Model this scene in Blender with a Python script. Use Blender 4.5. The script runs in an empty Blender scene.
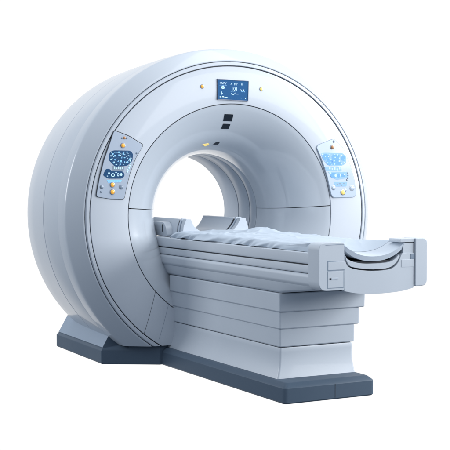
import bpy, bmesh, math, random
from mathutils import Vector, Matrix, noise
random.seed(7)
S = bpy.context.scene
COL = S.collection
PI = math.pi
ZC = 0.905            # height of the bore axis
GX, SX = 0.045, 1.045  # bore axis offset from the couch, slight ovality of the gantry

# ------------------------------------------------------------------ materials
def mat(name, col, rough=.35, coat=0.0, spec=.5, bump=0.0, bscale=40, var=0.0, emit=None, estr=0.0, metal=0.0, trans=0.0):
    m = bpy.data.materials.new(name); m.use_nodes = True
    nt = m.node_tree; b = nt.nodes['Principled BSDF']
    b.inputs['Base Color'].default_value = (*col, 1)
    b.inputs['Roughness'].default_value = rough
    b.inputs['Metallic'].default_value = metal
    b.inputs['Specular IOR Level'].default_value = spec
    b.inputs['Coat Weight'].default_value = coat
    b.inputs['Coat Roughness'].default_value = .06
    tc = nt.nodes.new('ShaderNodeTexCoord')
    if var > 0:
        n = nt.nodes.new('ShaderNodeTexNoise'); n.inputs['Scale'].default_value = 3.0; n.inputs['Detail'].default_value = 6
        nt.links.new(tc.outputs['Object'], n.inputs['Vector'])
        mp = nt.nodes.new('ShaderNodeMapRange')
        mp.inputs['From Min'].default_value = .3; mp.inputs['From Max'].default_value = .7
        mp.inputs['To Min'].default_value = max(.02, rough - var); mp.inputs['To Max'].default_value = rough + var
        nt.links.new(n.outputs['Fac'], mp.inputs['Value']); nt.links.new(mp.outputs['Result'], b.inputs['Roughness'])
        mx = nt.nodes.new('ShaderNodeMix'); mx.data_type = 'RGBA'
        mx.inputs['A'].default_value = (*[c * .965 for c in col], 1); mx.inputs['B'].default_value = (*[min(1, c * 1.03) for c in col], 1)
        nt.links.new(n.outputs['Fac'], mx.inputs['Factor']); nt.links.new(mx.outputs['Result'], b.inputs['Base Color'])
    if bump > 0:
        n2 = nt.nodes.new('ShaderNodeTexNoise'); n2.inputs['Scale'].default_value = bscale; n2.inputs['Detail'].default_value = 4
        nt.links.new(tc.outputs['Object'], n2.inputs['Vector'])
        bp = nt.nodes.new('ShaderNodeBump'); bp.inputs['Strength'].default_value = bump; bp.inputs['Distance'].default_value = .01
        nt.links.new(n2.outputs['Fac'], bp.inputs['Height']); nt.links.new(bp.outputs['Normal'], b.inputs['Normal'])
    if emit:
        b.inputs['Emission Color'].default_value = (*emit, 1); b.inputs['Emission Strength'].default_value = estr
    return m

M_SHELL = mat('gloss_shell', (.525, .572, .63), .32, coat=.35, spec=.35)
M_FUNNEL = mat('gloss_funnel', (.53, .578, .635), .17, coat=1.0, spec=.75)
M_FACE = mat('satin_face', (.55, .595, .655), .40, coat=.2, var=.04)
M_TABLE = mat('satin_table', (.53, .58, .64), .40, coat=.12, var=.05, bump=.015, bscale=300)
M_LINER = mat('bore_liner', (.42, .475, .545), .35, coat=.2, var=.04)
M_GASKET = mat('dark_gasket', (.02, .025, .035), .6)
M_BASE = mat('navy_base', (.075, .11, .155), .45, spec=.25, coat=.0, var=.06, bump=.02, bscale=300)
M_BASETOP = mat('grey_footcover', (.27, .34, .43), .4, coat=.1, var=.05)
M_BLACK = mat('black_glass', (.010, .016, .026), .12, coat=.4)
M_SHEET = mat('white_sheet', (.47, .54, .62), .75, bump=.05, bscale=220, var=.03)
M_PAD = mat('vinyl_pad', (.52, .585, .665), .45, var=.05, bump=.02, bscale=250)
M_PANEL = mat('control_plate', (.40, .47, .57), .35, coat=.2, var=.03)
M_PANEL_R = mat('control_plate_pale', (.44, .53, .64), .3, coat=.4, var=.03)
M_SCREEN = mat('screen_blue', (.02, .07, .18), .4, spec=.04, emit=(.012, .10, .24), estr=.5)
M_SCREEN_D = mat('screen_navy', (.012, .05, .12), .25, spec=.15, emit=(.012, .06, .16), estr=.45)
M_SCREEN_GLARE = mat('screen_glare', (.10, .26, .52), .3, spec=.15, emit=(.16, .34, .66), estr=.55)  # glare on the right display, painted in as lighter blue colour and glow
M_SCREEN_GLARE_P = mat('screen_glare_pale', (.20, .36, .58), .3, spec=.15, emit=(.32, .48, .72), estr=.4)  # palest part of the same glare, also put into colour and emission
M_GLYPH = mat('screen_white', (.38, .55, .65), .4, emit=(.50, .80, .95), estr=.42)
M_GLYPH_B = mat('screen_cyan', (.2, .45, .7), .4, emit=(.12, .42, .75), estr=.5)
M_AMBER = mat('amber_lamp', (.75, .34, .04), .25, coat=.5, emit=(1.0, .50, .06), estr=.45)
M_YEL = mat('yellow_lamp', (.75, .55, .15), .3, coat=.5, emit=(1.0, .78, .25), estr=.5)
M_COPPER = mat('copper_lamp', (.50, .24, .10), .3, coat=.4)
M_GREY = mat('grey_button', (.22, .28, .36), .35, coat=.2)
M_STEEL = mat('steel_rim', (.30, .34, .40), .3, metal=.6)

# ------------------------------------------------------------------ helpers
def finish(bm, name, m, parent=None, sharp=32, bevel=0.0, seg=2):
    bmesh.ops.remove_doubles(bm, verts=bm.verts, dist=1e-5)
    bmesh.ops.recalc_face_normals(bm, faces=bm.faces)
    if bevel > 0:
        es = [e for e in bm.edges if len(e.link_faces) == 2 and e.calc_face_angle(0) > math.radians(28)]
        bmesh.ops.bevel(bm, geom=es, offset=bevel, segments=seg, affect='EDGES', clamp_overlap=True, profile=.5)
    for f in bm.faces: f.smooth = True
    for e in bm.edges:
        e.smooth = not (len(e.link_faces) == 2 and e.calc_face_angle(0) > math.radians(sharp))
    me = bpy.data.meshes.new(name); bm.to_mesh(me); bm.free()
    o = bpy.data.objects.new(name, me); COL.objects.link(o)
    ms = m if isinstance(m, (list, tuple)) else [m]
    for k in ms: me.materials.append(k)
    if parent: o.parent = parent
    if bevel > 0:
        w = o.modifiers.new('wn', 'WEIGHTED_NORMAL'); w.keep_sharp = True; w.weight = 90
    return o

def thing(name, label, cat, group=None):
    o = bpy.data.objects.new(name, None); COL.objects.link(o)
    o['label'] = label; o['category'] = cat
    if group: o['group'] = group
    return o

def prism_bm(pts, axis, a, b, bm=None, M=None):
    """extrude polygon. axis 'y': pts are (x,z); 'z': pts are (x,y); 'x': pts are (y,z)"""
    bm = bm or bmesh.new()
    def P(p, t):
        v = {'y': (p[0], t, p[1]), 'z': (p[0], p[1], t), 'x': (t, p[0], p[1])}[axis]
        return M @ Vector(v) if M else v
    A = [bm.verts.new(P(p, a)) for p in pts]; B = [bm.verts.new(P(p, b)) for p in pts]
    n = len(pts)
    bm.faces.new(A); bm.faces.new(B[::-1])
    for i in range(n): bm.faces.new((A[i], B[i], B[(i + 1) % n], A[(i + 1) % n]))
    return bm

def rpoly(pts, r, n=4):
    out = []
    L = len(pts)
    for i, p in enumerate(pts):
        rr = r[i] if isinstance(r, (list, tuple)) else r
        p = Vector(p[:2]); a = Vector(pts[i - 1][:2]); b = Vector(pts[(i + 1) % L][:2])
        d1 = (a - p); d2 = (b - p)
        rr = min(rr, d1.length * .45, d2.length * .45)
        if rr < 1e-4: out.append(tuple(p)); continue
        s = p + d1.normalized() * rr; e = p + d2.normalized() * rr
        for k in range(n + 1):
            t = k / n
            q = s * (1 - t) ** 2 + p * 2 * t * (1 - t) + e * t * t
            out.append((q.x, q.y))
    return out

def box_bm(x0, x1, y0, y1, z0, z1, bm=None):
    return prism_bm([(x0, y0), (x1, y0), (x1, y1), (x0, y1)], 'z', z0, z1, bm)

def lathe_bm(prof, t0=0, t1=2 * PI, seg=224, bm=None):
    bm = bm or bmesh.new()
    full = abs(t1 - t0 - 2 * PI) < 1e-6
    n = max(8, int(seg * (t1 - t0) / (2 * PI)))
    rows = []
    for i in range(n if full else n + 1):
        t = t0 + (t1 - t0) * i / n
        rows.append([bm.verts.new((GX + SX * r * math.cos(t), y, ZC + r * math.sin(t))) for r, y in prof])
    for i in range(n):
        a = rows[i]; b = rows[(i + 1) % len(rows)]
        for k in range(len(prof) - 1): bm.faces.new((a[k], a[k + 1], b[k + 1], b[k]))
    return bm

CUT = 0.122
def cut_floor(bm):
    bmesh.ops.bisect_plane(bm, geom=bm.verts[:] + bm.edges[:] + bm.faces[:], plane_co=(0, 0, CUT), plane_no=(0, 0, -1), clear_outer=True)
    return bm

def smooth_prof(pts, n=8):
    """Catmull-Rom through the points"""
    out = []
    P = [pts[0]] + list(pts) + [pts[-1]]
    for i in range(1, len(P) - 2):
        p0, p1, p2, p3 = [Vector(q) for q in P[i - 1:i + 3]]
        for k in range(n):
            t = k / n
            q = .5 * ((2 * p1) + (-p0 + p2) * t + (2 * p0 - 5 * p1 + 4 * p2 - p3) * t * t + (-p0 + 3 * p1 - 3 * p2 + p3) * t ** 3)
            out.append(tuple(q))
    out.append(tuple(pts[-1]))
    return out

# ------------------------------------------------------------------ GANTRY
G = thing('scanner_gantry', 'large pale blue-white ring-shaped scanner housing with round tunnel opening, standing on dark navy feet', 'scanner')
LIP = .010
def faceY(r):
    t = (r - .685) / .235
    return -.006 * 4 * t * (1 - t)
# front face ring
prof = [(.689, LIP)] + [(.689, .002), (.690, 0)] + [(.69 + .226 * k / 14, faceY(.69 + .226 * k / 14)) for k in range(1, 14)] + [(.916, 0), (.9175, .002), (.9175, LIP)]
finish(cut_floor(lathe_bm(prof)), 'front_panel', M_FACE, G)
# bezel
finish(cut_floor(lathe_bm([(.9235, .012), (.9235, .000), (.926, -.003), (.941, -.001), (.945, .004), (.9465, .016)])), 'bezel_ring', M_FACE, G)
# rim
rim = [(.9488, .020), (.950, .007)] + smooth_prof([(.9525, .0045), (.9575, .006), (.963, .0105)], 4) + smooth_prof([(1.0245, .0850), (1.0305, .0935), (1.0340, .103), (1.0350, .115)], 5) + [(1.0345, .16), (1.033, .215)]
rimo = finish(cut_floor(lathe_bm(rim)), 'outer_rim', M_SHELL, G)
finish(cut_floor(lathe_bm([(1.020, .222), (1.0285, .2165), (1.031, .219), (1.0325, .23), (1.022, .495), (1.019, .499), (1.010, .499)])), 'side_shell', M_SHELL, G)
finish(cut_floor(lathe_bm([(1.008, .508), (1.017, .508), (1.020, .512), (1.009, .72)] + smooth_prof([(.998, .86), (.992, .885), (.978, .897)], 4) + [(.80, .90), (.45, .90)] + smooth_prof([(.43, .899), (.40, .893), (.386, .875)], 4) + [(.386, .86)])), 'rear_shell', M_SHELL, G)
# gaskets in the joints (dark rubber, recessed)
def gasket(prof, name='gasket'):
    return finish(cut_floor(lathe_bm(prof)), name, M_GASKET, G)
gasket([(.682, .007), (.693, .007)])
gasket([(.914, .007), (.926, .007)])
gasket([(.944, .013), (.953, .013)])
gasket([(1.0135, .49), (1.0135, .515)])
# funnel (two half shells with a dark joint at mid height)
fun = []
NF = 30
A0 = math.radians(16)
def funnel_rp(ph):
    return .683 - .298 * (math.sin(ph) - math.sin(A0)) / (1 - math.sin(A0)), .42 * (math.cos(A0) - math.cos(ph)) / math.cos(A0)
for k in range(NF + 1):
    fun.append(funnel_rp(A0 + (math.radians(90) - A0) * k / NF))
fun = [(.6845, LIP), (.6842, .002)] + fun[1:] 
TH = .072
finish(lathe_bm(fun, TH + .004, PI - TH - .004, 224), 'bore_funnel', M_FUNNEL, G)
finish(cut_floor(lathe_bm(fun, PI - TH + .004, 2 * PI + TH - .004, 224)), 'bore_funnel', M_FUNNEL, G)
gasket([(r + .004, y + .004) for r, y in fun[2:]], 'funnel_backing')
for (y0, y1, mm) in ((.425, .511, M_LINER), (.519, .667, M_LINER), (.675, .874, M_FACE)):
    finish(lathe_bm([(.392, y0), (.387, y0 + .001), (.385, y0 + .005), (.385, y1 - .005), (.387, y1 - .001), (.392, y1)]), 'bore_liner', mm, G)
gasket([(.3915, .41), (.3915, .87)], 'liner_backing')

# thin joints on the lower part of the front panel
def strip_on_face(p, q, w, name='panel_joint', m=M_GASKET):
    p = Vector(p); q = Vector(q); d = (q - p).normalized(); nrm = Vector((-d.y, d.x)) * w / 2
    bm = bmesh.new(); N = 10
    rows = []
    for i in range(N + 1):
        c = p.lerp(q, i / N)
        row = []
        for sgn in (-1, 1):
            c2 = c + nrm * sgn
            r = math.hypot((c2.x - GX) / SX, c2.y - ZC)
            row.append(bm.verts.new((c2.x, faceY(r) - .0006, c2.y)))
        rows.append(row)
    for i in range(N): bm.faces.new((rows[i][0], rows[i][1], rows[i + 1][1], rows[i + 1][0]))
    return finish(bm, name, m, G)
strip_on_face((-.497, .452), (-.578, .185), .0022)
strip_on_face((-.405, .388), (-.474, .165), .0016, m=M_GREY)

# ---- control panels
def plate(pts, y0, y1, name, m, parent, r=.012, bevel=.002):
    return finish(prism_bm(rpoly(pts, r, 4), 'y', y0, y1), name, m, parent, bevel=bevel, seg=2)
def offset_poly(pts, d):
    c = Vector((sum(p[0] for p in pts) / len(pts), sum(p[1] for p in pts) / len(pts)))
    out = []
    n = len(pts)
    for i in range(n):
        p = Vector(pts[i]); a = Vector(pts[i - 1]); b = Vector(pts[(i + 1) % n])
        t1 = (p - a).normalized(); t2 = (b - p).normalized()
        n1 = Vector((t1.y, -t1.x)); n2 = Vector((t2.y, -t2.x))
        nn = (n1 + n2)
        if nn.length < 1e-5: nn = n1
        nn.normalize()
        if nn.dot(p - c) < 0: nn = -nn
        out.append(tuple(p + nn * d))
    return out
def inside(p, poly):
    c = False; j = len(poly) - 1
    for i in range(len(poly)):
        if (poly[i][1] > p[1]) != (poly[j][1] > p[1]) and p[0] < (poly[j][0] - poly[i][0]) * (p[1] - poly[i][1]) / (poly[j][1] - poly[i][1]) + poly[i][0]: c = not c
        j = i
    return c
def glyph_bm(items, y):
    """items: (x,z,w,h,kind) kind 'b' bar or 'o' oval"""
    bm = bmesh.new()
    for x, z, w, h, k in items:
        n = 12 if k == 'o' else 4
        if k == 'o': pts = [(x + w / 2 * math.cos(2 * PI * i / n), z + h / 2 * math.sin(2 * PI * i / n)) for i in range(n)]
        else: pts = [(x - w / 2, z - h / 2), (x + w / 2, z - h / 2), (x + w / 2, z + h / 2), (x - w / 2, z + h / 2)]
        prism_bm(pts, 'y', y, y - .0006, bm)
    return bm
def glyphs(items, y, m, parent, name='screen_symbol'):
    for it in items: finish(glyph_bm([it], y), name, m, parent)
def scatter(poly, n, s0, s1, mind, wide=1.0):
    xs = [p[0] for p in poly]; zs = [p[1] for p in poly]
    out = []; tries = 0
    while len(out) < n and tries < 4000:
        tries += 1
        x = random.uniform(min(xs), max(xs)); z = random.uniform(min(zs), max(zs))
        if not inside((x, z), offset_poly(poly, -.009)): continue
        if any((x - o[0]) ** 2 + (z - o[1]) ** 2 < mind ** 2 for o in out): continue
        s = random.uniform(s0, s1)
        out.append((x, z, s * random.uniform(.9, 1.6) * wide, s * random.uniform(.7, 1.2), random.choice('obo')))
    return out
def knob(x, z, y, r, h, m, name, parent, rimmed=True):
    prof = [(0, -h), (r * .45, -h * .95), (r * .8, -h * .7), (r, -h * .25), (r, 0)]
    bm = bmesh.new(); n = 24; rows = []
    for i in range(n):
        t = 2 * PI * i / n
        rows.append([bm.verts.new((x + q * math.cos(t), y + hh, z + q * math.sin(t))) for q, hh in prof[1:]])
    c = bm.verts.new((x, y - h, z))
    for i in range(n):
        a = rows[i]; b = rows[(i + 1) % n]
        bm.faces.new((c, a[0], b[0]))
        for k in range(len(a) - 1): bm.faces.new((a[k], a[k + 1], b[k + 1], b[k]))
    o = finish(bm, name, m, parent, sharp=60)
    if rimmed:
        bm = bmesh.new(); rows = []
        pr = [(r * 1.02, .001), (r * 1.02, -h * .35), (r * 1.22, -h * .30), (r * 1.3, .001)]
        for i in range(n):
            t = 2 * PI * i / n
            rows.append([bm.verts.new((x + q * math.cos(t), y + hh, z + q * math.sin(t))) for q, hh in pr])
        for i in range(n):
            a = rows[i]; b = rows[(i + 1) % n]
            for k in range(len(a) - 1): bm.faces.new((a[k], a[k + 1], b[k + 1], b[k]))
        finish(bm, 'collar', M_STEEL, o)
    return o

YP = -.0100
# left panel
LP = [(-.765, 1.413), (-.671, 1.381), (-.577, 1.330), (-.629, 1.251), (-.666, 1.161), (-.690, 1.072), (-.703, 1.009), (-.793, 1.012), (-.880, 1.026), (-.860, 1.128), (-.830, 1.238), (-.796, 1.327)]
pl = plate(LP, -.002, YP, 'control_panel', M_PANEL, G, r=.016, bevel=.0025)
pl['label'] = 'left control panel with dark navy display'
plate(offset_poly([(x, z + .0015) for x, z in LP], .0035), -.001, YP + .0030, 'panel_outline', M_GASKET, pl, r=.016, bevel=0)
yb = YP - .0010
sc1 = [(-.795, 1.285), (-.770, 1.297), (-.665, 1.296), (-.645, 1.279), (-.650, 1.234), (-.685, 1.206), (-.760, 1.200), (-.800, 1.239)]
sc2 = [(-.820, 1.187), (-.800, 1.190), (-.780, 1.175), (-.710, 1.174), (-.698, 1.150), (-.718, 1.131), (-.806, 1.131), (-.838, 1.150)]
s1 = plate(sc1, YP + .002, yb, 'display_screen', M_SCREEN_D, pl, r=.012, bevel=.0006)
finish(glyph_bm(scatter(sc1, 40, .0028, .0062, .0115), yb), 'screen_symbols', M_GLYPH, s1)
finish(glyph_bm(scatter(sc1, 20, .006, .012, .017), yb + .0002), 'screen_shapes', M_GLYPH_B, s1)
s2 = plate(sc2, YP + .002, yb, 'display_screen', M_SCREEN_D, pl, r=.010, bevel=.0006)
glyphs([(-.80, 1.163, .012, .010, 'o'), (-.775, 1.152, .026, .022, 'o'), (-.742, 1.154, .014, .020, 'o'), (-.722, 1.155, .014, .018, 'o'), (-.81, 1.146, .008, .005, 'b'), (-.755, 1.168, .010, .005, 'b')], yb, M_GLYPH, s2)
glyphs([(-.775, 1.152, .013, .011, 'o'), (-.742, 1.154, .006, .010, 'o')], yb - .0007, M_SCREEN_D, s2)
s3 = plate([(-.776, 1.207), (-.700, 1.207), (-.706, 1.178), (-.780, 1.178)], YP + .0016, yb + .0004, 'display_screen', M_GREY, pl, r=.005, bevel=.0004)
glyphs([(-.765 + .013 * i, 1.193 + random.uniform(-.003, .003), .008, random.uniform(.008, .016), 'bo'[i % 2]) for i in range(5)], yb + .0002, M_GLYPH, s3)
s4 = plate([(-.813, 1.123), (-.718, 1.123), (-.724, 1.109), (-.806, 1.107)], YP + .0016, yb + .0002, 'status_strip', M_GLYPH_B, pl, r=.003, bevel=.0004)
glyphs([(-.803 + .0095 * i, 1.116, .006, .005, 'b') for i in range(9)], yb, M_GLYPH, s4)
knob(-.710, 1.326, YP, .0120, .010, M_AMBER, 'indicator_lamp', pl)
knob(-.778, 1.095, YP, .0125, .010, M_AMBER, 'indicator_lamp', pl)
knob(-.778, 1.053, YP, .0130, .010, M_AMBER, 'indicator_lamp', pl)
knob(-.700, 1.371, YP, .0085, .004, M_COPPER, 'small_lamp', pl, False)
knob(-.716, 1.369, YP, .0055, .003, M_GREY, 'small_lamp', pl, False)
knob(-.686, 1.369, YP, .0055, .003, M_GREY, 'small_lamp', pl, False)
for x, z, r in ((-.846, 1.082, .010), (-.850, 1.054, .006), (-.722, 1.082, .012), (-.622, 1.281, .006)):
    knob(x, z, YP, r, .004, M_GREY, 'push_button', pl, r > .008)
for x, z in ((-.659, 1.251), (-.662, 1.236), (-.666, 1.221), (-.670, 1.206), (-.674, 1.193), (-.680, 1.181), (-.684, 1.170)):
    knob(x + random.uniform(-.003, .003), z, YP, .0052, .003, M_GLYPH, 'status_light', pl, False)
for x, z in ((-.776, 1.095), (-.780, 1.053)):
    pass

# right panel (paler)
RP = [(.645, 1.331), (.660, 1.347), (.776, 1.388), (.857, 1.325), (.909, 1.221), (.944, 1.118), (.958, 1.021), (.937, 1.008), (.778, 1.006), (.759, 1.024), (.727, 1.146), (.682, 1.258)]
RP = [(x - .004 if x > .85 else x, z) for x, z in RP]
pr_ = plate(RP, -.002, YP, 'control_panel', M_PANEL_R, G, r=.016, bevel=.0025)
pr_['label'] = 'right control panel with blue display paled by painted glare'
plate(offset_poly(RP, .0028), -.001, YP + .0030, 'panel_outline', M_GREY, pr_, r=.016, bevel=0)
r1 = [(.673, 1.290), (.699, 1.297), (.844, 1.296), (.873, 1.273), (.873, 1.231), (.845, 1.214), (.800, 1.210), (.738, 1.214), (.704, 1.239)]
r1b = [(.704, 1.206), (.833, 1.206), (.839, 1.179), (.721, 1.179)]
r2 = [(.732, 1.174), (.890, 1.174), (.894, 1.135), (.800, 1.121), (.766, 1.137)]
a = plate(r1, YP + .002, yb, 'display_screen', M_SCREEN_GLARE_P, pr_, r=.012, bevel=.0006)
glyphs([(.715, 1.268, .055, .044, 'o'), (.742, 1.236, .050, .040, 'o'), (.790, 1.262, .060, .046, 'b'), (.850, 1.262, .03, .038, 'o'), (.80, 1.228, .07, .018, 'b')], yb, M_SCREEN_GLARE, a)
finish(glyph_bm(scatter(r1, 26, .004, .009, .018), yb - .0008), 'screen_symbols', M_GLYPH, a)
b = plate(r1b, YP + .0016, yb + .0002, 'display_screen', M_SCREEN_GLARE_P, pr_, r=.004, bevel=.0004)
glyphs([(.745 + .019 * i, 1.193 + random.uniform(-.004, .004), .011, random.uniform(.008, .018), 'bo'[i % 2]) for i in range(5)], yb, M_GLYPH, b)
c_ = plate(r2, YP + .002, yb, 'display_screen', M_SCREEN_GLARE_P, pr_, r=.010, bevel=.0006)
glyphs([(.775, 1.150, .050, .036, 'o'), (.815, 1.150, .026, .028, 'o'), (.850, 1.152, .03, .022, 'b')], yb, M_SCREEN_GLARE, c_)
glyphs([(.790, 1.150, .017, .022, 'o'), (.828, 1.152, .012, .018, 'o'), (.748, 1.166, .014, .007, 'b'), (.858, 1.157, .012, .01, 'o')], yb - .0008, M_GLYPH, c_)
d_ = plate([(.775, 1.107), (.881, 1.107), (.876, 1.078), (.790, 1.078)], YP + .0016, yb + .0002, 'status_strip', M_SCREEN_GLARE_P, pr_, r=.006, bevel=.0004)
glyphs([(.805, 1.092, .010, .012, 'o'), (.826, 1.097, .018, .008, 'b'), (.838, 1.086, .008, .010, 'b'), (.858, 1.098, .012, .008, 'o')], yb, M_GREY, d_)
knob(.763, 1.333, YP, .0115, .010, M_COPPER, 'indicator_lamp', pr_)
knob(.849, 1.040, YP, .0150, .010, M_YEL, 'indicator_lamp', pr_)
knob(.776, 1.370, YP, .008, .004, M_GREY, 'small_lamp', pr_, False)
for x, z, r in ((.775, 1.070, .013), (.920, 1.068, .016), (.868, 1.055, .008)):
    knob(x, z, YP, r, .004, M_PANEL_R, 'push_button', pr_, True)
for x, z in ((.884, 1.165), (.888, 1.150), (.886, 1.134), (.880, 1.122)):
    knob(x, z, YP, .006, .003, M_GREY, 'status_light', pr_, False)

# ---- top display with its read-out
D = [(-.077, 1.739), (.138, 1.734), (.134, 1.614), (-.075, 1.618)]
dp = plate(D, -.001, -.0100, 'display_screen', M_SCREEN, G, r=.002, bevel=.0008)
dp['label'] = 'blue display screen above the tunnel'
fr = bmesh.new()
O = offset_poly(D, .0045)
A1 = [fr.verts.new((x, -.0125, z)) for x, z in O]; B1 = [fr.verts.new((x, -.0125, z)) for x, z in offset_poly(D, -.0005)]
C1 = [fr.verts.new((x, -.001, z)) for x, z in O]; E1 = [fr.verts.new((x, -.006, z)) for x, z in offset_poly(D, -.0005)]
for i in range(4):
    j = (i + 1) % 4
    fr.faces.new((A1[i], A1[j], B1[j], B1[i])); fr.faces.new((A1[i], C1[i], C1[j], A1[j])); fr.faces.new((B1[i], B1[j], E1[j], E1[i]))
finish(fr, 'frame', mat('navy_frame', (.05, .08, .16), .3, coat=.2), dp)
def text_on(s, x, z, size, y, m, parent, name='lettering'):
    cu = bpy.data.curves.new('t', 'FONT'); cu.body = s; cu.size = size; cu.extrude = .0003; cu.offset = 0
    cu.align_x = 'LEFT'
    to = bpy.data.objects.new('t', cu); COL.objects.link(to)
    bpy.context.view_layer.update()
    me = bpy.data.meshes.new_from_object(to.evaluated_get(bpy.context.evaluated_depsgraph_get()))
    bpy.data.objects.remove(to)
    me.transform(Matrix.Translation((x, y, z)) @ Matrix.Rotation(PI / 2, 4, 'X'))
    me.materials.clear(); me.materials.append(m)
    o = bpy.data.objects.new(name, me); COL.objects.link(o); o.parent = parent; me.name = name
    return o
yd = -.0103
text_on('ENPY', -.064, 1.709, .020, yd, M_GLYPH, dp)
text_on('A', .012, 1.707, .017, yd, M_GLYPH, dp)
text_on('MY', .037, 1.706, .018, yd, M_GLYPH, dp)
text_on('101', .016, 1.674, .032, yd, M_GLYPH, dp)
text_on('!', -.053, 1.646, .028, yd, M_GLYPH, dp)
for tick in ([(-.062 + .0085 * i, 1.703, .006, .0018, 'b') for i in range(6)], [(.016 + .008 * i, 1.6655, .005, .0016, 'b') for i in range(5)], [(.088 + .006 * i, 1.668, .003, .003 + .002 * (i % 3), 'b') for i in range(5)], [(-.02 + .009 * i, 1.628, .006, .0018, 'b') for i in range(13)]):
    finish(glyph_bm(tick, yd), 'dotted_line', M_GLYPH_B, dp)
finish(glyph_bm([(-.041, 1.690, .012, .010, 'o')], yd - .0006), 'screen_symbol', M_GLYPH_B, dp)
glyphs([(-.041, 1.690, .024, .020, 'o'), (-.047, 1.652, .009, .007, 'o'), (-.058, 1.632, .012, .006, 'b'), (-.040, 1.634, .014, .009, 'o'), (-.022, 1.630, .018, .005, 'b'), (-.012, 1.632, .006, .004, 'o'), (.118, 1.626, .006, .006, 'o'), (.060, 1.652, .014, .003, 'b'), (.092, 1.713, .006, .011, 'b')], yd, M_GLYPH, dp)
def stroke(pts, w, y, name, m, parent):
    bm = bmesh.new(); L = []; R_ = []
    for i, p in enumerate(pts):
        a = Vector(pts[max(i - 1, 0)]); b_ = Vector(pts[min(i + 1, len(pts) - 1)]); d = (b_ - a).normalized(); nn = Vector((-d.y, d.x)) * w / 2
        L.append(bm.verts.new((p[0] + nn.x, y, p[1] + nn.y))); R_.append(bm.verts.new((p[0] - nn.x, y, p[1] - nn.y)))
    for i in range(len(pts) - 1): bm.faces.new((L[i], L[i + 1], R_[i + 1], R_[i]))
    return finish(bm, name, m, parent)
stroke([(.096 + .011 * math.cos(t), 1.683 + .010 * math.sin(t)) for t in [PI + .0 + PI * k / 10 for k in range(11)]], .004, yd - .0004, 'screen_symbol', M_GLYPH, dp)
stroke([(.017, 1.656), (.022, 1.648), (.032, 1.646), (.038, 1.652), (.046, 1.660)], .003, yd - .0004, 'screen_symbol', M_GLYPH, dp)

lm = knob(-.182, 1.691, -.0055, .0105, .009, M_AMBER, 'indicator_lamp', G); lm['label'] = 'amber indicator lamp'
lm = knob(.233, 1.690, -.0055, .0100, .009, M_YEL, 'indicator_lamp', G); lm['label'] = 'pale yellow indicator lamp'

# ---- windows in the funnel roof
def fpt(th, ph, off=0.0):
    r, y = funnel_rp(ph)
    # surface normal pointing into the opening
    nr = -.42 * math.sin(ph); ny = -.298 * math.cos(ph)
    l = math.hypot(nr, ny) or 1
    r += off * nr / l; y += off * ny / l
    return (GX + SX * r * math.cos(th), y, ZC + r * math.sin(th))
def funnel_patch(cs, name, m, h=.002):
    """cs: four (theta, phi) corners"""
    bm = bmesh.new(); N = 8
    def grid(off):
        g = []
        for i in range(N + 1):
            u = i / N
            row = []
            for j in range(N + 1):
                v = j / N
                th = (1 - u) * (1 - v) * cs[0][0] + u * (1 - v) * cs[1][0] + u * v * cs[2][0] + (1 - u) * v * cs[3][0]
                ph = (1 - u) * (1 - v) * cs[0][1] + u * (1 - v) * cs[1][1] + u * v * cs[2][1] + (1 - u) * v * cs[3][1]
                row.append(bm.verts.new(fpt(th, ph, off)))
            g.append(row)
        return g
    a = grid(h); b_ = grid(-.004)
    for i in range(N):
        for j in range(N):
            bm.faces.new((a[i][j], a[i + 1][j], a[i + 1][j + 1], a[i][j + 1]))
    for i in range(N):
        bm.faces.new((a[i][0], b_[i][0], b_[i + 1][0], a[i + 1][0])); bm.faces.new((a[i][N], a[i + 1][N], b_[i + 1][N], b_[i][N]))
        bm.faces.new((a[0][i], a[0][i + 1], b_[0][i + 1], b_[0][i])); bm.faces.new((a[N][i], b_[N][i], b_[N][i + 1], a[N][i + 1]))
    return finish(bm, name, m, G)
funnel_patch([(1.659, .425), (1.563, .434), (1.560, .547), (1.661, .539)], 'sensor_window', M_BLACK)
funnel_patch([(1.653, .588), (1.565, .596), (1.568, .685), (1.661, .677)], 'sensor_window', M_BLACK)
funnel_patch([(1.651, .978), (1.592, .962), (1.590, 1.051), (1.669, 1.051)], 'sensor_window', M_BLACK)
funnel_patch([(1.853, .970), (1.760, .978), (1.736, 1.022), (1.795, 1.046)], 'marker_light', M_YEL)

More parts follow.
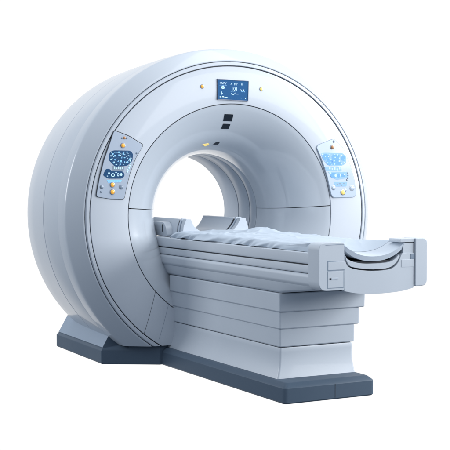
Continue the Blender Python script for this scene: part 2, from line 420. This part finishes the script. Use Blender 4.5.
# ---- feet
def foot(sgn):
    X = lambda x: x if sgn < 0 else 2 * GX - x
    bm = bmesh.new()
    # rings of plan polygons at rising heights (outer corner, front corner near the couch, inner back, outer back)
    def ring(d, z, zi=None):
        # d = inset of the outer edge
        P = [(-.765 + d, .205 + d * .5), (-.62 + d * .2, .120 + d * .3), (-.46, .020 + d * .3), (-.12, .020 + d * .3), (-.12, 1.04 - d * .5), (-.742 + d, 1.04 - d * .5)]
        return [bm.verts.new((X(x), y, z)) for x, y in P]
    R0 = ring(0.006, .004); R1 = ring(0, .012); R2 = ring(0, .086); R3 = ring(.012, .101); 
    rs = [R0, R1, R2, R3]
    for a_, b_ in zip(rs, rs[1:]):
        for i in range(6): bm.faces.new((a_[i], a_[(i + 1) % 6], b_[(i + 1) % 6], b_[i]))
    bm.faces.new(R0[::-1]); 
    top = [bm.verts.new((X(x), y, .122)) for x, y in ((-.66, .20), (-.615, .130), (-.46, .030), (-.12, .030), (-.12, 1.0), (-.64, 1.0))]
    for i in range(6): bm.faces.new((R3[i], R3[(i + 1) % 6], top[(i + 1) % 6], top[i]))
    bm.faces.new(top)
    f = finish(bm, 'base_foot', M_BASE, G, bevel=.003)
    # sloped light cover running up against the drum
    prof = [(-.7535, .0995), (-.7535, .1035), (-.690, .212), (-.60, .212), (-.45, .1225), (-.45, .0995)]
    bm = bmesh.new()
    sec = []
    for y, dz in ((.2125, 0), (1.033, 0)):
        sec.append([bm.verts.new((X(x + (.0235 if (y > .5 and x < -.5) else 0)), y + (.03 if False else 0) - (.10 if (y < .5 and x > -.5) else 0), z)) for x, z in prof])
    n = len(prof)
    bm.faces.new(sec[0]); bm.faces.new(sec[1][::-1])
    for i in range(n): bm.faces.new((sec[0][i], sec[1][i], sec[1][(i + 1) % n], sec[0][(i + 1) % n]))
    # front end takes the navy colour, sloped top the grey
    for fc in bm.faces:
        fc.material_index = 0 if len(fc.verts) > 4 else 1
    finish(bm, 'foot_cover', [M_BASE, M_BASETOP], f, bevel=.004)
    return f
foot(-1); foot(1)

# ------------------------------------------------------------------ TABLE
T = thing('patient_table', 'long pale blue-grey examination table on stepped pedestal and dark slab, reaching into the scanner tunnel', 'examination table')
# slab
def slab():
    bm = bmesh.new()
    def ring(d, z):
        P = rpoly([(-.445 + d, -1.405 + d), (.105 - d, -1.405 + d), (.105 - d, .055), (-.445 + d, .055)], [.022, .022, .001, .001], 4)
        return [bm.verts.new((x, y, z)) for x, y in P]
    rs = [ring(.006, .003), ring(0, .010), ring(0, .081), ring(.0025, .086), ring(.022, .104), ring(.030, .107)]
    for a_, b_ in zip(rs, rs[1:]):
        n = len(a_)
        for i in range(n): bm.faces.new((a_[i], a_[(i + 1) % n], b_[(i + 1) % n], b_[i]))
    bm.faces.new(rs[0][::-1]); bm.faces.new(rs[-1])
    return finish(bm, 'base_slab', M_BASE, T, sharp=24)
sl = slab()
finish(box_bm(-.1415, -.1395, -1.4062, -1.400, .012, .083), 'slab_joint', M_GASKET, sl)
# pedestal tiers, telescoping; each a rounded box, slightly smaller going down
def tier(name, secs, mm=M_TABLE, r=.010):
    """secs: list of (z, xl, xr, yf)"""
    bm = bmesh.new(); rs = []
    for z, xl, xr, yf in secs:
        P = rpoly([(xl, yf), (xr, yf), (xr, .03), (xl, .03)], [r, r, .001, .001], 4)
        rs.append([bm.verts.new((x, y, z)) for x, y in P])
    for a_, b_ in zip(rs, rs[1:]):
        n = len(a_)
        for i in range(n): bm.faces.new((a_[i], a_[(i + 1) % n], b_[(i + 1) % n], b_[i]))
    bm.faces.new(rs[0][::-1]); bm.faces.new(rs[-1])
    return finish(bm, name, mm, T, sharp=24)
def tierbox(z1, z0, xl, xr, yf, taper=.004):
    e = .004
    return tier('pedestal_tier', [(z1, xl + e, xr - e, yf + e), (z1 - .004, xl, xr, yf), (z0 + .005, xl + taper, xr - taper, yf + taper), (z0, xl + taper + .004, xr - taper - .004, yf + taper + .004)])
tierbox(.545, .449, -.388, .147, -1.262, .002)
tierbox(.4485, .360, -.381, .117, -1.252, .001)
tierbox(.3595, .266, -.376, .090, -1.246, .001)
# lowest tier with a flared foot
t4 = [(.262, -.370, .076, -1.241)]
for k in range(9):
    s = k / 8
    t4.append((.256 - .150 * s, -.372 - .030 * s ** 2.2, .078 - .005 * math.sin(s * PI) + .003 * s ** 2, -1.243 - .024 * s ** 1.8))
tier('pedestal_tier', t4)
tier('pedestal_core', [(.60, -.36, .02, -1.22), (.10, -.36, .02, -1.22)], M_GASKET)
# couch body cross sections (mirror about xm)
xm = -.085
def sym(half):
    return half + [(2 * xm - x, z) for x, z in half[::-1]]
def run(name, half, y0, y1, m=M_TABLE, r=.005, bev=0.0, parent=T):
    return finish(prism_bm(rpoly(sym(half), r, 3), 'y', y0, y1), name, m, parent, sharp=28, bevel=bev)
for sg in (0, 1):
    hp = [(-.398, .716), (-.400, .722), (-.400, .772), (-.2665, .772), (-.2665, .716)]
    if sg: hp = [(2 * xm - x, z) for x, z in hp]
    hp = rpoly(hp, [.007, .007, .007, .001, .001], 3)
    finish(prism_bm(hp, 'y', -1.60, .30), 'side_rail', M_TABLE, T, sharp=28)
finish(box_bm(-.265, 2 * xm + .265, -1.15, .30, .716, .771), 'table_deck', M_TABLE, T)
run('rail_joint', [(-.390, .700), (-.390, .730)], -1.595, .29, M_GASKET)
run('side_rail', [(-.398, .6705), (-.402, .676), (-.400, .710)], -1.60, .25, r=.004)
run('side_rail', [(-.372, .598), (-.392, .604), (-.406, .620), (-.407, .655), (-.400, .6685)], -1.60, .20, r=.006)
run('rail_joint', [(-.388, .60), (-.388, .675)], -1.59, .19, M_GASKET)
# underside tray, tapering upward at the front
bm = bmesh.new()
secs = [(-1.56, .607, .590), (-1.50, .607, .580), (-1.24, .607, .5465), (.02, .607, .5465), (.14, .607, .5465)]
rs = []
for y, zt, zb in secs:
    P = rpoly([(-.368, zb), (-.380, zb + (zt - zb) * .18), (-.396, zt), (2 * xm + .396, zt), (2 * xm + .380, zb + (zt - zb) * .18), (2 * xm + .368, zb)], .003, 2)
    rs.append([bm.verts.new((x, y, z)) for x, z in P])
for a_, b_ in zip(rs, rs[1:]):
    n = len(a_)
    for i in range(n): bm.faces.new((a_[i], a_[(i + 1) % n], b_[(i + 1) % n], b_[i]))
bm.faces.new(rs[0][::-1]); bm.faces.new(rs[-1])
finish(bm, 'under_tray', M_TABLE, T, sharp=20)
# end caps
def capbox(x0, x1, y0, y1, z0, z1, r, name, m, parent, rz=None, bv=.006):
    bm = prism_bm(rpoly([(x0, z0), (x1, z0), (x1, z1), (x0, z1)], rz if rz else r, 5), 'y', y0, y1)
    return finish(bm, name, m, parent, bevel=bv, seg=4, sharp=40)
c1 = capbox(-.409, -.262, -1.662, -1.566, .592, .824, .03, 'end_cap', M_TABLE, T, [.045, .004, .012, .035], .016)
c1['label'] = 'wide left end cap with keyhole cover'
finish(box_bm(-.357, -.262, -1.6635, -1.650, .6925, .7325), 'cover_plate', M_TABLE, c1, bevel=.0015)
finish(box_bm(-.3605, -.2625, -1.6625, -1.650, .689, .7365), 'cover_joint', M_GREY, c1, bevel=0)
finish(box_bm(-.359, -.268, -1.6632, -1.650, .606, .6865), 'cover_plate', M_TABLE, c1, bevel=.0015)
finish(box_bm(-.3615, -.2665, -1.6625, -1.650, .6035, .6875), 'cover_joint', M_GREY, c1, bevel=0)
finish(box_bm(-.3485, -.3395, -1.6645, -1.655, .6445, .6535), 'keyhole', M_BLACK, c1, bevel=.0005)
finish(prism_bm(rpoly([(-.336, .645), (-.300, .645), (-.297, .654), (-.336, .654)], .002, 2), 'y', -1.6645, -1.655), 'card_slot', M_PAD, c1, bevel=.0006)
finish(prism_bm(rpoly([(-.372, .8125), (-.262, .8145), (-.262, .8165), (-.372, .8145)], .0004, 2), 'y', -1.6628, -1.655), 'top_joint', M_GREY, c1)
c2 = capbox(.168, .243, -1.662, -1.560, .592, .834, .03, 'end_cap', M_TABLE, T, [.008, .038, .028, .006], .014)
c2['label'] = 'narrow right end cap'
c3 = capbox(.098, .1635, -1.652, -1.560, .700, .812, .006, 'cap_block', M_TABLE, T, [.03, .003, .003, .02])
capbox(.078, .168, -1.6545, -1.560, .8145, .833, .006, 'cap_tab', M_TABLE, T, [.004, .003, .003, .012])
finish(box_bm(.142, .172, -1.6568, -1.63, .7295, .7545), 'latch_recess', M_GREY, c3, bevel=.001)
finish(box_bm(.085, .1635, -1.6565, -1.62, .690, .7285), 'cover_plate', M_TABLE, c3, bevel=.002)
finish(box_bm(.1635, .1675, -1.6520, -1.62, .60, .81), 'cap_joint', M_GASKET, T)
# end panel with the U-shaped scoop
U = smooth_prof([(-.256, .770), (-.251, .730), (-.229, .702), (-.174, .687), (-.081, .678), (.014, .683), (.060, .708), (.082, .745), (.090, .760)], 5)
bot = smooth_prof([(.1625, .585), (.105, .573), (.02, .566), (-.08, .5645), (-.18, .571), (-.257, .586)], 5)
pts = [(-.257, .770)] + U[1:] + [(.1625, .760)] + bot
pts = [p for i, p in enumerate(pts) if i == 0 or (Vector(p) - Vector(pts[i - 1])).length > 1e-4]
bm = prism_bm(pts, 'y', -1.655, -1.60)
finish(bm, 'end_panel', M_TABLE, T, bevel=.0025, sharp=30)
finish(box_bm(-.258, .165, -1.632, -1.590, .585, .728), 'scoop_backing', M_GASKET, T)
# curved bottom fairing under the end, joining the caps
# inner lip
def band(top, bottom, y0, y1, name, m, parent, bev):
    pts = top + bottom[::-1]
    return finish(prism_bm(pts, 'y', y0, y1), name, m, parent, bevel=bev, sharp=40)
lt = smooth_prof([(-.250, .758), (-.238, .742), (-.205, .728), (-.150, .717), (-.081, .714), (0, .717), (.045, .731), (.074, .757)], 5)
lb = smooth_prof([(-.246, .738), (-.226, .710), (-.200, .700), (-.150, .692), (-.081, .686), (.005, .690), (.050, .711), (.076, .745)], 5)
band(lt, lb, -1.6535, -1.58, 'scoop_lip', M_TABLE, T, .004)

# ------------------------------------------------------------------ MATTRESS (concave at its end)
def padtop(x, y, xl, xr):
    s = min(1, max(0, (y + 1.66) / .50)); s = s * s * (3 - 2 * s)
    u = min(1, max(0, (x + .262) / .370)); w = abs(2 * u - 1)
    dip = (1 - w ** 2.3)
    u2 = min(1, max(0, (x - xl) / (xr - xl))); w2 = abs(2 * u2 - 1)
    return (.822 - .064 * dip) * (1 - s) + (.799 - .010 * max(0, (w2 - .9) / .1) ** 2 + .004 * dip) * s
def pad():
    bm = bmesh.new()
    NX, NY = 44, 60
    xl0, xr0 = -.262, .108
    ys = [-1.652 + (1.652 - .15) * (j / NY) for j in range(NY + 1)]
    top = []; bottom = []
    for j, y in enumerate(ys):
        s = min(1, max(0, (y + 1.66) / .42)); s = s * s * (3 - 2 * s)
        xl = xl0 + (-.375 - xl0) * min(1, max(0, (y + 1.565) / .05)) ; xr = xr0 + (.19 - xr0) * min(1, max(0, (y + 1.56) / .05))
        if y < -1.565: xl, xr = xl0, xr0
        rt = []; rb = []
        for i in range(NX + 1):
            u = i / NX; x = xl + (xr - xl) * u
            w = abs(2 * u - 1)
            dip = (1 - w ** 2.3)
            zt = padtop(x, y, xl, xr)
            th = .010 + .022 * min(1, (1 - w) / .10) ** .6
            # rounding of the front edge
            fr_ = min(1, (j + .0) / 2.0)
            zt2 = zt - (1 - fr_) * .008
            rt.append(bm.verts.new((x, y, zt2)))
            zb = zt - th
            if y > -1.56: zb = min(zb, .7728) if w > .6 else zb
            rb.append(bm.verts.new((x, y + (.0 if j else .004), zb)))
        top.append(rt); bottom.append(rb)
    for j in range(NY):
        for i in range(NX):
            bm.faces.new((top[j][i], top[j][i + 1], top[j + 1][i + 1], top[j + 1][i]))
            bm.faces.new((bottom[j][i], bottom[j + 1][i], bottom[j + 1][i + 1], bottom[j][i + 1]))
    for j in range(NY):
        bm.faces.new((top[j][0], top[j + 1][0], bottom[j + 1][0], bottom[j][0]))
        bm.faces.new((top[j][NX], bottom[j][NX], bottom[j + 1][NX], top[j + 1][NX]))
    for i in range(NX):
        bm.faces.new((top[0][i], bottom[0][i], bottom[0][i + 1], top[0][i + 1]))
        bm.faces.new((top[NY][i], top[NY][i + 1], bottom[NY][i + 1], bottom[NY][i]))
    o = finish(bm, 'mattress', M_PAD, None, sharp=60)
    o['label'] = 'smooth pale mattress whose end dips into a curved scoop between the table end caps'
    o['category'] = 'mattress'
    return o
pad()

# ------------------------------------------------------------------ SHEET
def fold(x, y):
    v = Vector((x * 5.0, y * 3.0, 1.7))
    a = noise.fractal(v, 1.0, 2.0, 3) * .011
    # diagonal drag folds
    a += .012 * (1 - abs(noise.noise(Vector((x * 3 + y * 5.5, y * 2.2 - x * 2, 4.2))))) ** 6
    a += .007 * (1 - abs(noise.noise(Vector((x * 9 - y * 7, y * 5 + x * 4, 8.1))))) ** 7
    return a
def sheet():
    bm = bmesh.new()
    NX, NY, NE = 80, 340, 16
    y0, y1 = -1.535, .03
    calm = lambda y: .35 + .65 * min(1, max(0, (y + 1.15) / .5))
    rows = []
    for j in range(NY + 1):
        v = j / NY; y = y0 + (y1 - y0) * v
        ph = y * 23 + 2.4 * math.sin(y * 6.3) + 3.0 * noise.noise(Vector((0, y * 5, 9)))
        amp = min(1, max(.06, (y + 1.50) / .45))
        lift = .0012 + .006 * min(1, (y - y0) / .35); tight = min(1, (y - y0) / .16)
        def top(x):
            z = padtop(x, y, -.375, .19) + lift + (fold(x, y) + .002) * calm(y) * .65 * tight * (1 - .45 * min(1, max(0, (y + .35) / .2)))
            z += .040 * math.exp(-((y + .48) / .12) ** 2 - ((x + .04) / .10) ** 2) * (.75 + .25 * math.sin(y * 38 + x * 20))
            z += .010 * math.exp(-((y + .80) / .25) ** 2) * math.exp(-((x + .22) / .12) ** 2)
            return z
        row = []
        # hanging side: from the hem up to the mattress edge
        XT = -.345
        for k in range(NE):
            e = 1 - k / NE
            sl = ph + 2.6 * (1 - e)
            wave = math.sin(sl) + .45 * math.sin(2.3 * sl + 1.1)
            crease = 1 - abs(math.sin(sl * .5 + .6))
            out = .036 + (.013 * wave + .012 * crease) * e ** .7 * amp
            zt = top(XT)
            x = XT - out * math.sin(e * PI / 2) ** .8
            z = zt - (zt - .7740 - .006 * amp * max(0, math.sin(ph + .7))) * (1 - math.cos(e * PI / 2)) ** .9
            z += .007 * amp * (crease - .3) * math.sin(e * PI)
            row.append((x, z))
        for i in range(NX + 1):
            u = i / NX
            x = XT + (.185 - XT) * u
            f = max(0, 1 - u / .22)
            z = top(x) + .012 * amp * f * (1 - f) * 2 * (1 - abs(math.sin((ph + 2.6 + 5 * (1 - f)) * .5 + .6)) - .35)
            z -= .02 * max(0, (u - .9) / .1) ** 2
            row.append((x, z))
        wob = .012 * noise.noise(Vector((3, 1, 2)))
        if v > .985: row = [(x, max(.7735, z - .02 * ((v - .985) / .015))) for x, z in row]
        yy = [y + (.02 * noise.noise(Vector((x * 6, 2, 5))) * (1 - v / .1) if v < .1 else 0) for x, z in row]
        rows.append([bm.verts.new((x, q, z)) for (x, z), q in zip(row, yy)])
    for j in range(NY):
        for i in range(len(rows[0]) - 1):
            bm.faces.new((rows[j][i], rows[j][i + 1], rows[j + 1][i + 1], rows[j + 1][i]))
    geo = bmesh.ops.solidify(bm, geom=bm.faces[:], thickness=.0022)
    o = finish(bm, 'crumpled_sheet', M_SHEET, None, sharp=75)
    o['label'] = 'white crumpled sheet with wavy hem draped along the examination table'
    o['category'] = 'sheet'
sheet()

# ------------------------------------------------------------------ HEAD CRADLE
H = thing('head_cradle', 'pale grey U-shaped head cradle with raised side wings resting on table at the tunnel mouth', 'head cradle')
def upoly(zt, e=0.0, flare=0.0):
    inner = smooth_prof([(.082 + flare, zt), (.078 + flare, .868), (.055, .833), (.020, .805), (-.04, .793), (-.10, .790), (-.15, .795), (-.205, .815), (-.240, .845), (-.258 - flare, zt - .004)], 5)
    return [(-.315 - e, .774), (.150 + e, .774), (.138 + e, .83), (.122 + flare, zt)] + inner + [(-.292 - flare, zt - .002), (-.308 - e, .84)]
finish(prism_bm(upoly(.886), 'y', .085, .50), 'cradle_body', M_LINER if False else M_TABLE, H, bevel=.005, sharp=35)
finish(prism_bm(upoly(.878, -.006), 'y', .068, .084), 'cradle_joint', M_GASKET, H, sharp=35)
finish(prism_bm(upoly(.889, .002, .002), 'y', .050, .067), 'cradle_collar', M_PAD, H, bevel=.003, sharp=35)
finish(prism_bm(upoly(.876, -.004), 'y', .036, .049), 'cradle_joint', M_GREY, H, sharp=35)
finish(prism_bm(upoly(.886, .002), 'y', -.005, .035), 'cradle_rim', M_TABLE, H, bevel=.004, sharp=35)
# side bracket on the near wing
br = finish(prism_bm(rpoly([(.14, .775), (.29, .775), (.285, .83), (.255, .862), (.19, .862), (.155, .83)], .02, 4), 'x', -.352, -.306), 'side_bracket', M_TABLE, H, bevel=.004)
finish(prism_bm(rpoly([(.196, .80), (.206, .80), (.212, .845), (.200, .848)], .003, 2), 'x', -.3535, -.35), 'bracket_slot', M_BLACK, br)
finish(prism_bm(rpoly([(.25, .774), (.56, .774), (.56, .862), (.25, .862)], .015, 4), 'x', -.345, -.312), 'side_bar', M_TABLE, H, bevel=.004)

# ------------------------------------------------------------------ CAMERA
f_px = 1178.0
Rw = [Vector((.87917799, -.47649351, 0)), Vector((-.01980306, -.03653863, -.99913601)), Vector((.47608182, .87841839, -.04155999))]
cam = bpy.data.cameras.new('camera'); cam.sensor_width = 36; cam.lens = 36 * f_px / 450; cam.clip_end = 200; cam.clip_start = .05
co = bpy.data.objects.new('camera', cam); COL.objects.link(co)
rt, dn, fw = Rw
mw = Matrix(((rt.x, -dn.x, -fw.x, -3.49296913), (rt.y, -dn.y, -fw.y, -6.40586011), (rt.z, -dn.z, -fw.z, .24147201 + ZC), (0, 0, 0, 1)))
co.matrix_world = mw
S.camera = co

# ------------------------------------------------------------------ STUDIO LIGHT
W = bpy.data.worlds.new('World'); S.world = W; W.use_nodes = True
nt = W.node_tree; bg = nt.nodes['Background']
tc = nt.nodes.new('ShaderNodeTexCoord')
nrm = nt.nodes.new('ShaderNodeVectorMath'); nrm.operation = 'NORMALIZE'
nt.links.new(tc.outputs['Generated'], nrm.inputs[0])
sep = nt.nodes.new('ShaderNodeSeparateXYZ'); nt.links.new(nrm.outputs[0], sep.inputs[0])
# made-up surround gradient to shade the machine: dim blue-grey below, pale above
r1_ = nt.nodes.new('ShaderNodeValToRGB')
mp = nt.nodes.new('ShaderNodeMapRange'); mp.inputs['From Min'].default_value = -1; mp.inputs['From Max'].default_value = 1
nt.links.new(sep.outputs['Z'], mp.inputs['Value']); nt.links.new(mp.outputs['Result'], r1_.inputs['Fac'])
cr = r1_.color_ramp
cr.elements[0].position = .0; cr.elements[0].color = (.13, .16, .21, 1)
cr.elements[1].position = 1.0; cr.elements[1].color = (.86, .92, 1.0, 1)
e = cr.elements.new(.42); e.color = (.19, .23, .285, 1)
e = cr.elements.new(.60); e.color = (.38, .44, .53, 1)
# blank white backdrop put into the world behind the machine, no wall
dot = nt.nodes.new('ShaderNodeVectorMath'); dot.operation = 'DOT_PRODUCT'
dot.inputs[1].default_value = (.476, .878, -.04)
nt.links.new(nrm.outputs[0], dot.inputs[0])
ms = nt.nodes.new('ShaderNodeMapRange'); ms.interpolation_type = 'SMOOTHSTEP'
ms.inputs['From Min'].default_value = .69; ms.inputs['From Max'].default_value = .85
nt.links.new(dot.outputs['Value'], ms.inputs['Value'])
mx = nt.nodes.new('ShaderNodeMix'); mx.data_type = 'RGBA'
nt.links.new(ms.outputs['Result'], mx.inputs['Factor']); nt.links.new(r1_.outputs['Color'], mx.inputs['A'])
mx.inputs['B'].default_value = (1.02, 1.02, 1.02, 1)
nt.links.new(mx.outputs['Result'], bg.inputs['Color']); bg.inputs['Strength'].default_value = 1.0

def area(name, loc, target, sx, sy, power, col=(1, 1, 1)):
    l = bpy.data.lights.new(name, 'AREA'); l.shape = 'RECTANGLE'; l.size = sx; l.size_y = sy; l.energy = power; l.color = col
    o = bpy.data.objects.new(name, l); COL.objects.link(o); o.location = loc
    d = Vector(target) - Vector(loc)
    o.rotation_euler = d.to_track_quat('-Z', 'Y').to_euler()
    return o
area('overhead_softbox', (0.8, -1.2, 5.0), (0, -.3, .8), 4.0, 3.0, 100, (.98, .99, 1))
area('side_softbox', (4.8, -3.4, 2.5), (.1, -.2, 1.0), 3.4, 2.6, 330, (.98, .99, 1))
area('front_fill', (3.6, -6.6, 2.4), (0, -.6, .9), 2.2, 2.0, 110, (.98, .99, 1))  # unseen fill, added to brighten the front-facing panels
area('left_fill', (-5.4, 2.9, 2.6), (-.6, -.3, .8), 2.2, 2.2, 140, (.98, .99, 1))  # unseen fill, added to lift the left-facing sides

S.render.engine = 'CYCLES'
S.cycles.max_bounces = 8
S.view_settings.view_transform = 'Standard'
S.view_settings.look = 'None'
S.view_settings.exposure = 0
S.view_settings.gamma = 1
